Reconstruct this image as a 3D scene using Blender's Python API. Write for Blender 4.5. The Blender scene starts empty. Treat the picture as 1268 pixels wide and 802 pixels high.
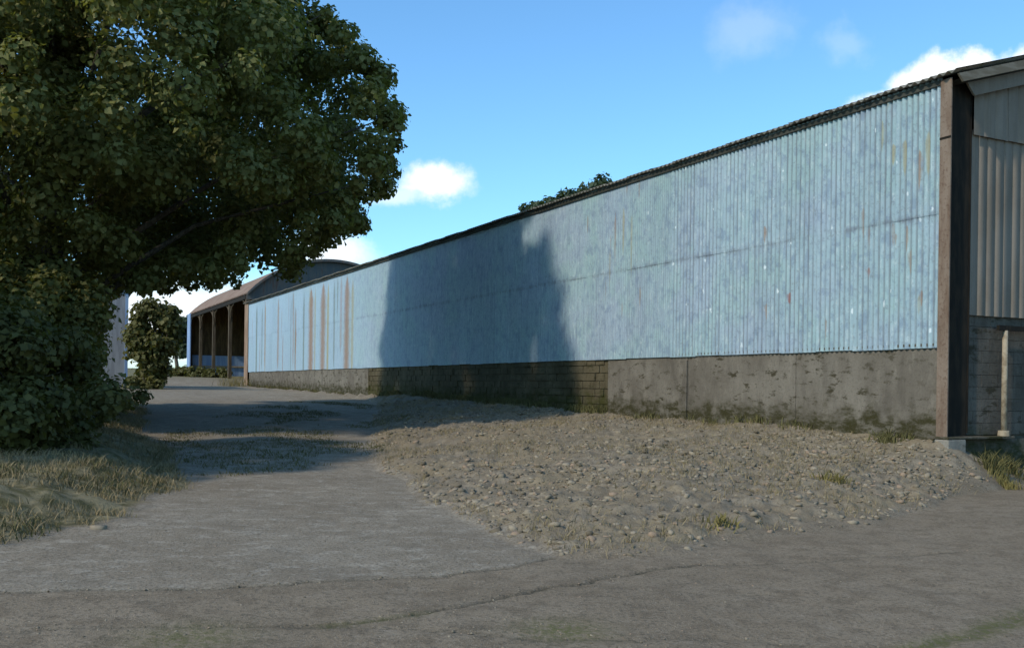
import bpy, math, random
import numpy as np
from math import sin, cos, radians, sqrt, pi, atan2, asin
from mathutils import Vector, Matrix

scene = bpy.context.scene
COL = scene.collection
random.seed(7)
rng = np.random.default_rng(11)

# ------------------------------------------------------------------ camera
EYE = 1.6
ROLL = radians(0.8)
cam_d = bpy.data.cameras.new("camera")
cam = bpy.data.objects.new("camera", cam_d)
COL.objects.link(cam)
cam_d.sensor_fit = 'HORIZONTAL'
cam_d.sensor_width = 36.0
cam_d.lens = 36.0 * 1214.0 / 1268.0
cam_d.shift_y = (479.7 - 401.0) / 1268.0
cam_d.clip_start = 0.1
cam_d.clip_end = 3000.0
right = Vector((cos(ROLL), 0, sin(ROLL)))
up = Vector((-sin(ROLL), 0, cos(ROLL)))
back = Vector((0, -1, 0))
m3 = Matrix((right, up, back)).transposed()
cam.matrix_world = Matrix.Translation((0, 0, EYE)) @ m3.to_4x4()
scene.camera = cam

# ------------------------------------------------------------------ barn frame of reference
TH = radians(27.168)
G = np.array([cos(TH), sin(TH)])          # into the barn
W = np.array([-sin(TH), cos(TH)])         # away along the long wall
P0 = np.array([7.6577, 17.5])             # near corner

# ------------------------------------------------------------------ light
SUN_EL = radians(38.0)
LIGHT_AZ = TH + radians(13.0)             # heading of the light, from +X
lx, ly = cos(LIGHT_AZ), sin(LIGHT_AZ)
ld = Vector((lx * cos(SUN_EL), ly * cos(SUN_EL), -sin(SUN_EL)))
sun_d = bpy.data.lights.new("sun", 'SUN')
sun_d.energy = 2.5
sun_d.angle = radians(2.0)
sun_d.color = (1.0, 0.90, 0.77)
sun = bpy.data.objects.new("sun", sun_d)
COL.objects.link(sun)
sun.rotation_euler = ld.to_track_quat('-Z', 'Y').to_euler()
sun.location = (-40, -40, 60)

scene.view_settings.view_transform = 'Standard'
scene.view_settings.look = 'None'
scene.view_settings.exposure = 0.52
scene.view_settings.gamma = 1.0


# ------------------------------------------------------------------ node helpers
class NT:
    def __init__(self, tree):
        self.t = tree
        self.n = tree.nodes
        self.l = tree.links

    def node(self, typ, **kw):
        n = self.n.new(typ)
        for k, v in kw.items():
            setattr(n, k, v)
        return n

    def put(self, sock, val):
        if isinstance(val, bpy.types.NodeSocket):
            self.l.new(val, sock)
        elif val is not None:
            if isinstance(val, (tuple, list)) and len(val) == 3 and sock.type == 'RGBA':
                val = tuple(val) + (1.0,)
            sock.default_value = val

    def math(self, op, a, b=None, c=None, clamp=False):
        n = self.node('ShaderNodeMath', operation=op, use_clamp=clamp)
        self.put(n.inputs[0], a)
        if b is not None:
            self.put(n.inputs[1], b)
        if c is not None:
            self.put(n.inputs[2], c)
        return n.outputs[0]

    def vmath(self, op, a, b=None):
        n = self.node('ShaderNodeVectorMath', operation=op)
        self.put(n.inputs[0], a)
        if b is not None:
            self.put(n.inputs[1], b)
        return n.outputs['Value'] if op in ('DOT_PRODUCT', 'LENGTH') else n.outputs[0]

    def step(self, x, lo, hi, a=0.0, b=1.0):
        n = self.node('ShaderNodeMapRange', interpolation_type='SMOOTHSTEP')
        self.put(n.inputs[0], x)
        n.inputs[1].default_value = lo
        n.inputs[2].default_value = hi
        n.inputs[3].default_value = a
        n.inputs[4].default_value = b
        return n.outputs[0]

    def mix(self, f, a, b, mode='MIX'):
        n = self.node('ShaderNodeMix', data_type='RGBA', blend_type=mode)
        self.put(n.inputs[0], f)
        self.put(n.inputs[6], a)
        self.put(n.inputs[7], b)
        return n.outputs[2]

    def noise(self, vec, scale, detail=4.0, rough=0.55, dist=0.0):
        n = self.node('ShaderNodeTexNoise')
        self.put(n.inputs['Vector'], vec)
        n.inputs['Scale'].default_value = scale
        n.inputs['Detail'].default_value = detail
        n.inputs['Roughness'].default_value = rough
        n.inputs['Distortion'].default_value = dist
        return n.outputs[0]

    def mapping(self, vec, scale=(1, 1, 1), loc=(0, 0, 0)):
        n = self.node('ShaderNodeMapping')
        self.put(n.inputs['Vector'], vec)
        n.inputs['Scale'].default_value = scale
        n.inputs['Location'].default_value = loc
        return n.outputs[0]

    def voronoi(self, vec, scale, feature='F1'):
        n = self.node('ShaderNodeTexVoronoi', feature=feature)
        self.put(n.inputs['Vector'], vec)
        n.inputs['Scale'].default_value = scale
        return n

    def sep(self, vec):
        n = self.node('ShaderNodeSeparateXYZ')
        self.put(n.inputs[0], vec)
        return n.outputs

    def comb(self, x, y, z):
        n = self.node('ShaderNodeCombineXYZ')
        for i, v in enumerate((x, y, z)):
            self.put(n.inputs[i], v)
        return n.outputs[0]

    def bump(self, h, strength, dist):
        n = self.node('ShaderNodeBump')
        n.inputs['Strength'].default_value = strength
        n.inputs['Distance'].default_value = dist
        self.put(n.inputs['Height'], h)
        return n.outputs[0]


def new_mat(name):
    m = bpy.data.materials.new(name)
    m.use_nodes = True
    nt = NT(m.node_tree)
    b = nt.n.get('Principled BSDF')
    b.inputs['Roughness'].default_value = 0.9
    b.inputs['Specular IOR Level'].default_value = 0.25
    return m, nt, b


# ------------------------------------------------------------------ sky
world = bpy.data.worlds.new("World")
scene.world = world
world.use_nodes = True
nt = NT(world.node_tree)
nt.n.clear()
sky = nt.node('ShaderNodeTexSky', sky_type='NISHITA')
sky.sun_disc = False
sky.sun_elevation = SUN_EL
sky.sun_rotation = atan2(-lx, -ly)
sky.air_density = 1.0
sky.dust_density = 0.6
sky.ozone_density = 1.5
SKY_STR = 0.14
tint = nt.mix(1.0, sky.outputs[0], (0.64, 1.00, 1.19), 'MULTIPLY')
tc = nt.node('ShaderNodeTexCoord')
gen = nt.vmath('NORMALIZE', tc.outputs['Generated'])
sx, sy, sz = nt.sep(gen)
az = nt.math('ARCTAN2', sx, sy)
el = nt.math('ARCSINE', sz)
n1 = nt.noise(gen, 22.0, 6.0, 0.6)
n2 = nt.noise(nt.mapping(gen, loc=(5.2, 1.3, 2.7)), 22.0, 6.0, 0.6)
wob1 = nt.math('SUBTRACT', n1, 0.5)
wob2 = nt.math('SUBTRACT', n2, 0.5)
cloud = None
#        azimuth, elevation, half width, half height, softness, strength, wobble
BLOBS = [
    (-0.074, 0.203, 0.034, 0.019, 0.75, 1.00, 0.050),
    (-0.110, 0.192, 0.040, 0.013, 0.95, 0.55, 0.050),
    (-0.185, 0.130, 0.050, 0.020, 0.85, 0.85, 0.055),
    (-0.120, 0.118, 0.060, 0.010, 1.00, 0.35, 0.050),
    (0.425, 0.282, 0.058, 0.026, 0.40, 1.00, 0.050),
    (0.370, 0.268, 0.045, 0.013, 0.55, 1.00, 0.040),
    (0.530, 0.288, 0.075, 0.026, 0.40, 1.00, 0.050),
    (0.235, 0.342, 0.040, 0.026, 1.00, 0.16, 0.060),
    (0.325, 0.322, 0.026, 0.020, 1.00, 0.14, 0.060),
    (-0.340, 0.060, 0.120, 0.045, 0.90, 0.90, 0.060),
    (-0.900, 0.250, 0.110, 0.040, 0.70, 1.00, 0.070),
    (1.300, 0.300, 0.140, 0.045, 0.70, 1.00, 0.070),
    (2.400, 0.220, 0.120, 0.040, 0.70, 1.00, 0.070),
    (-2.100, 0.320, 0.120, 0.045, 0.70, 1.00, 0.070),
]
for (a0, e0, ha, he, soft, strg, wb) in BLOBS:
    da = nt.math('DIVIDE', nt.math('ADD', nt.math('SUBTRACT', az, a0), nt.math('MULTIPLY', wob1, wb * 1.3)), ha)
    de = nt.math('DIVIDE', nt.math('ADD', nt.math('SUBTRACT', el, e0), nt.math('MULTIPLY', wob2, wb)), he)
    r = nt.math('SQRT', nt.math('ADD', nt.math('MULTIPLY', da, da), nt.math('MULTIPLY', de, de)))
    mk = nt.step(r, 1.0 - soft * 0.75, 1.0 + soft * 0.45, strg, 0.0)
    cloud = mk if cloud is None else nt.math('MAXIMUM', cloud, mk)
cl = nt.mix(cloud, tint, (6.0, 6.2, 6.3))
bg = nt.node('ShaderNodeBackground')
nt.put(bg.inputs[0], cl)
bg.inputs[1].default_value = SKY_STR
out = nt.node('ShaderNodeOutputWorld')
nt.l.new(bg.outputs[0], out.inputs[0])


# ------------------------------------------------------------------ object helpers
def link(name, mesh, mat=None, parent=None, smooth=False):
    o = bpy.data.objects.new(name, mesh)
    COL.objects.link(o)
    if mat is not None and len(mesh.materials) == 0:
        mesh.materials.append(mat)
    if parent is not None:
        o.parent = parent
    if smooth:
        mesh.polygons.foreach_set('use_smooth', np.ones(len(mesh.polygons), dtype=bool))
    return o


def tag(o, label=None, cat=None, group=None, kind=None):
    if label:
        o['label'] = label
    if cat:
        o['category'] = cat
    if group:
        o['group'] = group
    if kind:
        o['kind'] = kind
    return o


def thing(name, label, cat, loc=(0, 0, 0), rz=0.0, group=None):
    o = bpy.data.objects.new(name, None)
    COL.objects.link(o)
    o.location = loc
    o.rotation_euler = (0, 0, rz)
    o.empty_display_size = 0.3
    return tag(o, label, cat, group)


def np_mesh(name, verts, faces, smooth=False):
    """verts (n,3); faces (m,k) all with the same corner count"""
    me = bpy.data.meshes.new(name)
    verts = np.asarray(verts, dtype=np.float32)
    faces = np.asarray(faces, dtype=np.int32)
    k = faces.shape[1]
    me.vertices.add(len(verts))
    me.vertices.foreach_set('co', verts.ravel())
    me.loops.add(faces.size)
    me.loops.foreach_set('vertex_index', faces.ravel())
    me.polygons.add(len(faces))
    me.polygons.foreach_set('loop_start', np.arange(0, faces.size, k, dtype=np.int32))
    me.polygons.foreach_set('loop_total', np.full(len(faces), k, dtype=np.int32))
    if smooth:
        me.polygons.foreach_set('use_smooth', np.ones(len(faces), dtype=bool))
    me.update(calc_edges=True)
    me.validate()
    return me


class MB:
    """collects simple solids into one mesh"""
    def __init__(self):
        self.v = []
        self.f = []

    def box(self, x0, x1, y0, y1, z0, z1):
        i = len(self.v)
        self.v += [(x0, y0, z0), (x1, y0, z0), (x1, y1, z0), (x0, y1, z0),
                   (x0, y0, z1), (x1, y0, z1), (x1, y1, z1), (x0, y1, z1)]
        self.f += [(i, i + 3, i + 2, i + 1), (i + 4, i + 5, i + 6, i + 7), (i, i + 1, i + 5, i + 4),
                   (i + 1, i + 2, i + 6, i + 5), (i + 2, i + 3, i + 7, i + 6), (i + 3, i, i + 4, i + 7)]
        return self

    def prism(self, poly, axis, a, b):
        """poly in the two other axes, extruded along axis from a to b"""
        i = len(self.v)
        n = len(poly)
        for d in (a, b):
            for (p, q) in poly:
                self.v.append({'x': (d, p, q), 'y': (p, d, q), 'z': (p, q, d)}[axis])
        self.f.append(tuple(range(i, i + n)))
        self.f.append(tuple(range(i + 2 * n - 1, i + n - 1, -1)))
        for k in range(n):
            k2 = (k + 1) % n
            self.f.append((i + k, i + n + k, i + n + k2, i + k2))
        return self

    def tube(self, pts, radii, n=8):
        i0 = len(self.v)
        pts = [Vector(p) for p in pts]
        for j, p in enumerate(pts):
            d = (pts[min(j + 1, len(pts) - 1)] - pts[max(j - 1, 0)]).normalized()
            ref = Vector((0, 0, 1)) if abs(d.z) < 0.9 else Vector((1, 0, 0))
            a = d.cross(ref).normalized()
            b = d.cross(a).normalized()
            for k in range(n):
                t = 2 * pi * k / n
                self.v.append(tuple(p + (a * cos(t) + b * sin(t)) * radii[j]))
        for j in range(len(pts) - 1):
            for k in range(n):
                k2 = (k + 1) % n
                a0 = i0 + j * n
                self.f.append((a0 + k, a0 + k2, a0 + n + k2, a0 + n + k))
        self.f.append(tuple(i0 + k for k in range(n)))
        e = i0 + (len(pts) - 1) * n
        self.f.append(tuple(e + k for k in range(n - 1, -1, -1)))
        return self

    def mesh(self, name):
        me = bpy.data.meshes.new(name)
        me.from_pydata(self.v, [], self.f)
        me.update()
        import bmesh
        bm = bmesh.new()
        bm.from_mesh(me)
        bmesh.ops.recalc_face_normals(bm, faces=bm.faces)
        bm.to_mesh(me)
        bm.free()
        return me

    def build(self, name, mat, parent=None, bevel=0.0, smooth=False):
        o = link(name, self.mesh(name), mat, parent, smooth)
        if bevel:
            md = o.modifiers.new('bevel', 'BEVEL')
            md.width = bevel
            md.segments = 2
            md.limit_method = 'ANGLE'
        return o


# ------------------------------------------------------------------ numpy noise
def _hash(ix, iy, seed):
    h = (ix.astype(np.int64) * 374761393 + iy.astype(np.int64) * 668265263 + seed * 982451653) & 0x7fffffff
    h = ((h ^ (h >> 13)) * 1274126177) & 0x7fffffff
    h = (h ^ (h >> 16)) & 0xffff
    return h / 65535.0


def vnoise(x, y, seed=0):
    ix = np.floor(x)
    iy = np.floor(y)
    fx = x - ix
    fy = y - iy
    fx = fx * fx * (3 - 2 * fx)
    fy = fy * fy * (3 - 2 * fy)
    a = _hash(ix, iy, seed)
    b = _hash(ix + 1, iy, seed)
    c = _hash(ix, iy + 1, seed)
    d = _hash(ix + 1, iy + 1, seed)
    return (a + (b - a) * fx) * (1 - fy) + (c + (d - c) * fx) * fy - 0.5


def fbm(x, y, freq, octv=4, seed=0, gain=0.5):
    v = 0.0
    amp = 1.0
    for k in range(octv):
        v = v + amp * vnoise(x * freq + 17.3 * k, y * freq - 9.1 * k, seed + k)
        freq = freq * 2.03
        amp *= gain
    return v


def sstep(x, a, b):
    t = np.clip((x - a) / (b - a), 0, 1)
    return t * t * (3 - 2 * t)


def seg_dist(x, y, pts):
    d = np.full(np.shape(x), 1e9)
    for (x0, y0), (x1, y1) in zip(pts[:-1], pts[1:]):
        dx, dy = x1 - x0, y1 - y0
        t = np.clip(((x - x0) * dx + (y - y0) * dy) / (dx * dx + dy * dy), 0, 1)
        d = np.minimum(d, np.hypot(x - x0 - t * dx, y - y0 - t * dy))
    return d


def in_poly(x, y, poly):
    ins = np.zeros(np.shape(x), dtype=bool)
    n = len(poly)
    j = n - 1
    for i in range(n):
        xi, yi = poly[i]
        xj, yj = poly[j]
        c = ((yi > y) != (yj > y)) & (x < (xj - xi) * (y - yi) / (yj - yi + 1e-12) + xi)
        ins ^= c
        j = i
    return ins


# ------------------------------------------------------------------ terrain
# s = metres along the barn wall from its near corner, q = metres out from the wall
def to_sq(x, y):
    dx, dy = x - P0[0], y - P0[1]
    return dx * W[0] + dy * W[1], -(dx * G[0] + dy * G[1])


def to_xy(s, q):
    return P0[0] + s * W[0] - q * G[0], P0[1] + s * W[1] - q * G[1]


ZB = ([-40, 0, 4, 7.4, 13, 21.7, 32, 37, 56, 63, 84, 112, 150, 700],
      [0.75, 0.80, 0.87, 0.86, 0.95, 1.18, 1.24, 1.29, 1.43, 2.0, 2.35, 3.3, 3.6, 3.9])
ZR = ([-60, 2, 6, 15, 24, 35, 56, 63, 84, 112, 150, 700],
      [0.0, 0.0, 0.05, 0.42, 0.82, 1.12, 1.42, 1.98, 2.33, 3.3, 3.6, 3.9])
TOE = [(-0.6, -5.0), (-0.7, -1.3), (-1.45, 1.3), (-3.06, 4.7), (-4.15, 8.4), (-4.25, 9.6), (-4.0, 10.15), (-3.4, 10.2),
       (-1.8, 9.87), (-0.3, 9.7), (2.3, 9.3), (6.0, 8.5), (10.5, 7.2), (18, 4.4), (24, 2.2), (31, 0.35)]
BANK = TOE + [(31, -0.4), (-0.2, -0.4), (-0.2, -5.0)]
VERGE = [(-8.0, 19.0), (-4.0, 16.6), (-1.5, 14.9), (-0.3, 13.7), (2.7, 12.4), (6, 11.7), (14, 11.6), (24, 10.4), (36, 9.6), (48, 9.4), (60, 9.0)]
VERGE_POLY = VERGE + [(60, 60), (-8, 60)]
# lengthwise joint and cracks of the old concrete, in x,y
CRACK1 = [(-4.6, 7.25), (-3.3, 7.55), (-2.3, 7.65), (-1.5, 7.95), (-0.6, 8.35), (0.15, 8.95), (0.35, 9.2)]
CRACK2 = [(-1.2, 6.45), (-0.75, 6.75), (-0.55, 6.85), (-0.2, 7.35), (0.5, 7.95), (1.3, 8.75), (1.7, 9.0)]
CRACK3 = [(2.4, 6.0), (2.8, 6.35), (3.4, 6.75), (4.2, 7.6), (5.3, 8.9), (6.6, 10.9)]
CRACK5 = [(1.7, 9.0), (2.6, 9.25), (3.3, 9.5), (4.6, 10.0)]
CRACK6 = [(0.5, 7.95), (1.4, 7.7), (2.1, 7.75), (3.0, 7.5)]
CRACK4 = [(-3.4, 6.2), (-2.2, 6.35), (-1.2, 6.45), (0.2, 6.2), (1.6, 6.35), (2.4, 6.0)]


def terrain(x, y, micro=True):
    s, q = to_sq(x, y)
    wob = 0.35 * fbm(s, q, 0.55, 3, 5)
    zr = np.interp(s, *ZR)
    zb = np.interp(s, *ZB)
    inb = in_poly(s + wob, q + wob, BANK)
    dt = seg_dist(s + wob, q + wob, TOE)
    dw = seg_dist(s, q, [(0, 0), (57, 0)])
    dw = np.where((q < 0) & (s > 0), 0.0, dw)
    t = np.where(inb, dt / (dt + dw + 1e-6), 0.0)
    t = np.where((q < 0.0) & (s > 0.45) & (s < 57), 1.0, t)
    z = zr + (zb - zr) * t ** 0.75
    # cut level in front of the gable
    pit = sstep(-q, 0.35, 0.7) * sstep(-s, -3.0, -0.9)
    inv = in_poly(s - wob, q - wob, VERGE_POLY)
    dv = np.where(inv, seg_dist(s - wob, q - wob, VERGE), 0.0)
    z = z + 0.38 * sstep(dv, 0.0, 1.9) * np.interp(s, [-9, 3, 30, 60], [1, 1, 0.5, 0])
    far = np.hypot(x, y)
    z = z + 0.5 * fbm(x, y, 0.02, 3, 9) * sstep(far, 110, 200)
    bankm = np.where(inb, sstep(dt, 0.0, 0.5), 0.0)
    verm = np.where(inv, sstep(dv, 0.0, 0.6), 0.0)
    if micro:
        z = z + bankm * (0.10 * fbm(x, y, 0.7, 3, 21) + 0.075 * fbm(x, y, 4.5, 4, 22, 0.72))
        z = z + verm * (0.16 * fbm(x, y, 1.1, 3, 31) + 0.05 * fbm(x, y, 5.0, 3, 32))
        z = z + (1 - bankm) * (1 - verm) * (0.035 * fbm(x, y, 0.45, 3, 41) + 0.010 * fbm(x, y, 3.0, 3, 42))
    return z, bankm, verm, s, q


def th(x, y):
    z = terrain(np.array([float(x)]), np.array([float(y)]))[0]
    return float(z[0])


def graded(a0, segs):
    v = [a0]
    for (end, step, grow) in segs:
        st = step
        while v[-1] < end:
            v.append(v[-1] + st)
            st *= grow
    return np.array(v)


xr = graded(0.0, [(6.5, 0.04, 1.0), (12, 0.06, 1.01), (600, 0.2, 1.16)])
xl = graded(0.0, [(5.5, 0.04, 1.0), (12, 0.06, 1.01), (600, 0.2, 1.16)])
xs = np.concatenate([-xl[:0:-1], xr])
yf = graded(5.2, [(10.5, 0.04, 1.0), (19, 0.055, 1.003), (36, 0.10, 1.02), (900, 0.5, 1.12)])
yb = graded(0.0, [(4, 0.3, 1.2), (300, 1.0, 1.3)])
ys = np.concatenate([5.2 - yb[:0:-1], yf])
GX, GY = np.meshgrid(xs, ys)
gx, gy = GX.ravel(), GY.ravel()
gz, bankm, verm, gs, gq = terrain(gx, gy)
wx = gx + 0.12 * fbm(gx, gy, 2.2, 5, 61, 0.65)
wy = gy + 0.12 * fbm(gx, gy, 2.2, 5, 62, 0.65)
brk = 0.55 + 0.9 * fbm(gx, gy, 1.3, 2, 63)
hard = (1 - bankm) * (1 - verm)
crk = np.zeros_like(gx)
for cr, wd, st in ((CRACK1, 0.035, 0.9), (CRACK2, 0.035, 1.0), (CRACK3, 0.05, 0.9), (CRACK4, 0.03, 0.45), (CRACK5, 0.03, 0.5), (CRACK6, 0.022, 0.45)):
    d = seg_dist(wx, wy, cr)
    crk = np.maximum(crk, st * np.exp(-(d / wd) ** 2) * np.clip(brk + 0.25, 0.15, 1))
crk *= hard
gz = gz - 0.022 * crk
# apron (pale washed concrete up the track) against the yard in front of it
front = np.interp(gx, [c[0] for c in CRACK1] + [3.0], [c[1] for c in CRACK1] + [11.5])
apron = sstep(wy - front, -0.06, 0.06) * (gx < 0.9) * hard
apron = np.where(gy > 40, hard, apron)
moss = np.exp(-(np.hypot(gx - 0.35, gy - 6.45) / 0.28) ** 2) + np.exp(-(np.hypot(gx + 2.0, gy - 6.1) / 0.35) ** 2) * 0.8 \
    + np.exp(-(seg_dist(wx, wy, CRACK3) / 0.10) ** 2) * 0.9 + np.exp(-(seg_dist(wx, wy, CRACK2[:3]) / 0.08) ** 2) * 0.5
moss = np.clip(moss, 0, 1) * hard
far_field = sstep(gs, 57, 75)

ny, nx = GX.shape
idx = np.arange(ny * nx).reshape(ny, nx)
quads = np.stack([idx[:-1, :-1], idx[:-1, 1:], idx[1:, 1:], idx[1:, :-1]], axis=-1).reshape(-1, 4)
fb = bankm[quads].mean(1)
fv = verm[quads].mean(1)
fa = apron[quads].mean(1)
fs = gs[quads].mean(1)
fy = gy[quads].mean(1)
fq = gq[quads].mean(1)
cls = np.zeros(len(quads), dtype=int)                 # 0 yard
cls[(fa > 0.5)] = 1                                   # farm track
cls[(fs > 58) | (fy > 70) | (fy < -10) | (np.abs(gx[quads].mean(1)) > 40)] = 4   # field
cls[(fv > 0.02) & (cls != 4)] = 2
cls[(fb > 0.02) & (cls != 4)] = 3

mG, ng, bG = new_mat("ground_surface")
at = lambda nm: (lambda n: n.outputs['Fac'])(ng.node('ShaderNodeAttribute', attribute_name=nm))
pos = ng.node('ShaderNodeNewGeometry').outputs['Position']
nbig = ng.noise(pos, 0.55, 4, 0.55)
nmid = ng.noise(pos, 3.5, 5, 0.6)
nfin = ng.noise(pos, 28.0, 4, 0.65)
nvf = ng.noise(pos, 110.0, 3, 0.6)
streak = ng.noise(ng.mapping(pos, (1.3, 1.7, 1.0)), 2.3, 10, 0.78)
# concrete yard
yard = ng.mix(ng.step(nbig, 0.35, 0.65), (0.169, 0.132, 0.088), (0.199, 0.158, 0.108))
yard = ng.mix(ng.step(streak, 0.50, 0.70, 0, 0.75), yard, (0.250, 0.205, 0.148))
yard = ng.mix(ng.step(nmid, 0.46, 0.62, 0, 0.7), yard, (0.127, 0.097, 0.063))
apr = ng.mix(ng.step(nbig, 0.35, 0.62), (0.182, 0.149, 0.106), (0.221, 0.187, 0.138))
apr = ng.mix(ng.step(streak, 0.48, 0.66, 0, 0.8), apr, (0.330, 0.298, 0.238))
apr = ng.mix(ng.step(nmid, 0.48, 0.66, 0, 0.65), apr, (0.147, 0.122, 0.086))
hardc = ng.mix(at('apron'), yard, apr)
hardc = ng.mix(ng.step(nfin, 0.49, 0.62, 0, 0.65), hardc, (0.080, 0.066, 0.047))
hardc = ng.mix(ng.step(nvf, 0.55, 0.66, 0, 0.7), hardc, (0.31, 0.275, 0.215))
hardc = ng.mix(ng.math('MULTIPLY', at('crack'), ng.step(nfin, 0.3, 0.6, 0.5, 1.0)), hardc, (0.045, 0.042, 0.028))
hardc = ng.mix(ng.math('MULTIPLY', at('moss'), ng.step(nfin, 0.38, 0.58, 0.1, 0.85)), hardc, (0.105, 0.105, 0.035))
# bank of stone and dry soil
bk = ng.mix(ng.step(nmid, 0.36, 0.66), (0.149, 0.121, 0.082), (0.216, 0.179, 0.127))
bk = ng.mix(ng.step(nbig, 0.46, 0.62, 0, 0.6), bk, (0.205, 0.160, 0.095))
bk = ng.mix(ng.step(nfin, 0.50, 0.70, 0, 0.65), bk, (0.075, 0.058, 0.034))
bk = ng.mix(ng.step(nvf, 0.55, 0.70, 0, 0.5), bk, (0.30, 0.265, 0.20))
vg = ng.mix(ng.step(nmid, 0.38, 0.62), (0.085, 0.075, 0.032), (0.20, 0.17, 0.10))
vg = ng.mix(ng.step(nfin, 0.5, 0.68, 0, 0.6), vg, (0.06, 0.055, 0.03))
fld = ng.mix(ng.step(nmid, 0.4, 0.6), (0.10, 0.095, 0.04), (0.18, 0.15, 0.08))
col = ng.mix(ng.step(ng.math('ADD', at('bank'), ng.math('MULTIPLY', ng.math('SUBTRACT', nfin, 0.5), 0.9)), 0.25, 0.65), hardc, bk)
col = ng.mix(ng.step(ng.math('ADD', at('verge'), ng.math('MULTIPLY', ng.math('SUBTRACT', nmid, 0.5), 1.0)), 0.2, 0.7), col, vg)
col = ng.mix(at('field'), col, fld)
ng.put(bG.inputs['Base Color'], col)
bG.inputs['Roughness'].default_value = 0.95
bG.inputs['Specular IOR Level'].default_value = 0.15
hgt = ng.math('ADD', ng.math('MULTIPLY', nfin, 0.6), ng.math('MULTIPLY', nvf, 0.25))
ng.put(bG.inputs['Normal'], ng.bump(hgt, 0.8, 0.03))

NAMES = {0: 'concrete_yard', 1: 'farm_track', 2: 'grass_verge', 3: 'rubble_bank', 4: 'field'}
for c, nm in NAMES.items():
    sel = quads[cls == c]
    if not len(sel):
        continue
    used, inv = np.unique(sel, return_inverse=True)
    me = np_mesh(nm, np.stack([gx[used], gy[used], gz[used]], 1), inv.reshape(-1, 4), True)
    for an, arr in (('bank', bankm), ('verge', verm), ('apron', apron), ('crack', crk), ('moss', moss), ('field', far_field)):
        a = me.attributes.new(an, 'FLOAT', 'POINT')
        a.data.foreach_set('value', arr[used].astype(np.float32))
    tag(link(nm, me, mG), kind='structure')

# ------------------------------------------------------------------ barn
barn = thing('barn', 'long steel barn clad in weathered pale blue corrugated sheets above a low stained wall', 'barn',
             (P0[0], P0[1], 0.0), TH)
LEN = 56.7
ZJ = 2.45
ZE = 7.25
SLOPE = 0.297
SPAN = 14.0


def barn_co(n):
    t = n.node('ShaderNodeTexCoord')
    t.object = barn
    return t.outputs['Object']


# painted, weathered cladding
mC, n, b = new_mat("weathered_blue_cladding")
co = barn_co(n)
cx, cy, cz = n.sep(co)
rnd = n.node('ShaderNodeObjectInfo').outputs['Random']
big = n.noise(n.mapping(co, (1, 0.35, 0.45)), 0.9, 4, 0.6)
big2 = n.noise(n.mapping(co, (1, 0.5, 0.5), (0, 31, 7)), 1.3, 4, 0.6)
run = n.noise(n.mapping(co, (1, 5.0, 0.22)), 1.6, 5, 0.65)
run2 = n.noise(n.mapping(co, (1, 11.0, 0.30), (0, 4, 3)), 1.2, 4, 0.6)
fine = n.noise(co, 14.0, 4, 0.6)
c = n.mix(n.step(big, 0.38, 0.62), (0.245, 0.342, 0.370), (0.255, 0.325, 0.385))
c = n.mix(n.step(big2, 0.45, 0.65, 0, 0.7), c, (0.245, 0.362, 0.355))
c = n.mix(n.step(run, 0.50, 0.68, 0, 0.5), c, (0.285, 0.390, 0.420))
c = n.mix(n.step(run2, 0.55, 0.72, 0, 0.45), c, (0.130, 0.175, 0.225))
c = n.mix(n.step(fine, 0.54, 0.70, 0, 0.5), c, (0.150, 0.175, 0.180))
chalk = n.noise(n.mapping(co, (1, 3.0, 1.1), (0, 9, 2)), 3.2, 8, 0.75)
c = n.mix(n.step(chalk, 0.52, 0.68, 0, 0.6), c, (0.410, 0.490, 0.490))
c = n.mix(n.step(chalk, 0.34, 0.46, 0.5, 0), c, (0.125, 0.170, 0.210))
grime = n.noise(n.mapping(co, (1, 2.2, 1.6), (0, 3, 5)), 1.7, 8, 0.75)
c = n.mix(n.step(grime, 0.50, 0.62, 0, 0.55), c, (0.135, 0.190, 0.260))
lap = n.math('ABSOLUTE', n.math('SUBTRACT', cz, n.math('ADD', 4.80, n.math('MULTIPLY', n.math('SUBTRACT', big, 0.5), 0.06))))
c = n.mix(n.math('MULTIPLY', n.step(lap, 0.0, 0.10, 0.6, 0), n.step(grime, 0.42, 0.6)), c, (0.12, 0.14, 0.16))
c = n.mix(n.step(cy, 24, 40, 0, 0.65), c, (0.295, 0.410, 0.500))          # paler, bluer sheets at the far end
# rib shade painted into the valleys of the corrugations
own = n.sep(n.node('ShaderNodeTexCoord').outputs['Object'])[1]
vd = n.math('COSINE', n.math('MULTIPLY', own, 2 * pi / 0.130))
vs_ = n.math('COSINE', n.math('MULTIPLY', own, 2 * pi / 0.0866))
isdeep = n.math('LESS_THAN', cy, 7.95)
vshade = n.math('MAXIMUM', n.math('MULTIPLY', n.step(vd, 0.1, 1.0, 0, 0.65), isdeep),
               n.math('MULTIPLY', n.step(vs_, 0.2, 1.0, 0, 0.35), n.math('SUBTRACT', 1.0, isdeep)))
vshade = n.math('MULTIPLY', vshade, n.step(run2, 0.32, 0.58, 0.35, 1.0))
c = n.mix(vshade, c, (0.115, 0.135, 0.150))
hue = n.math('MULTIPLY_ADD', rnd, 0.10, 0.95)
c = n.mix(1.0, c, n.comb(hue, hue, hue), 'MULTIPLY')
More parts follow.
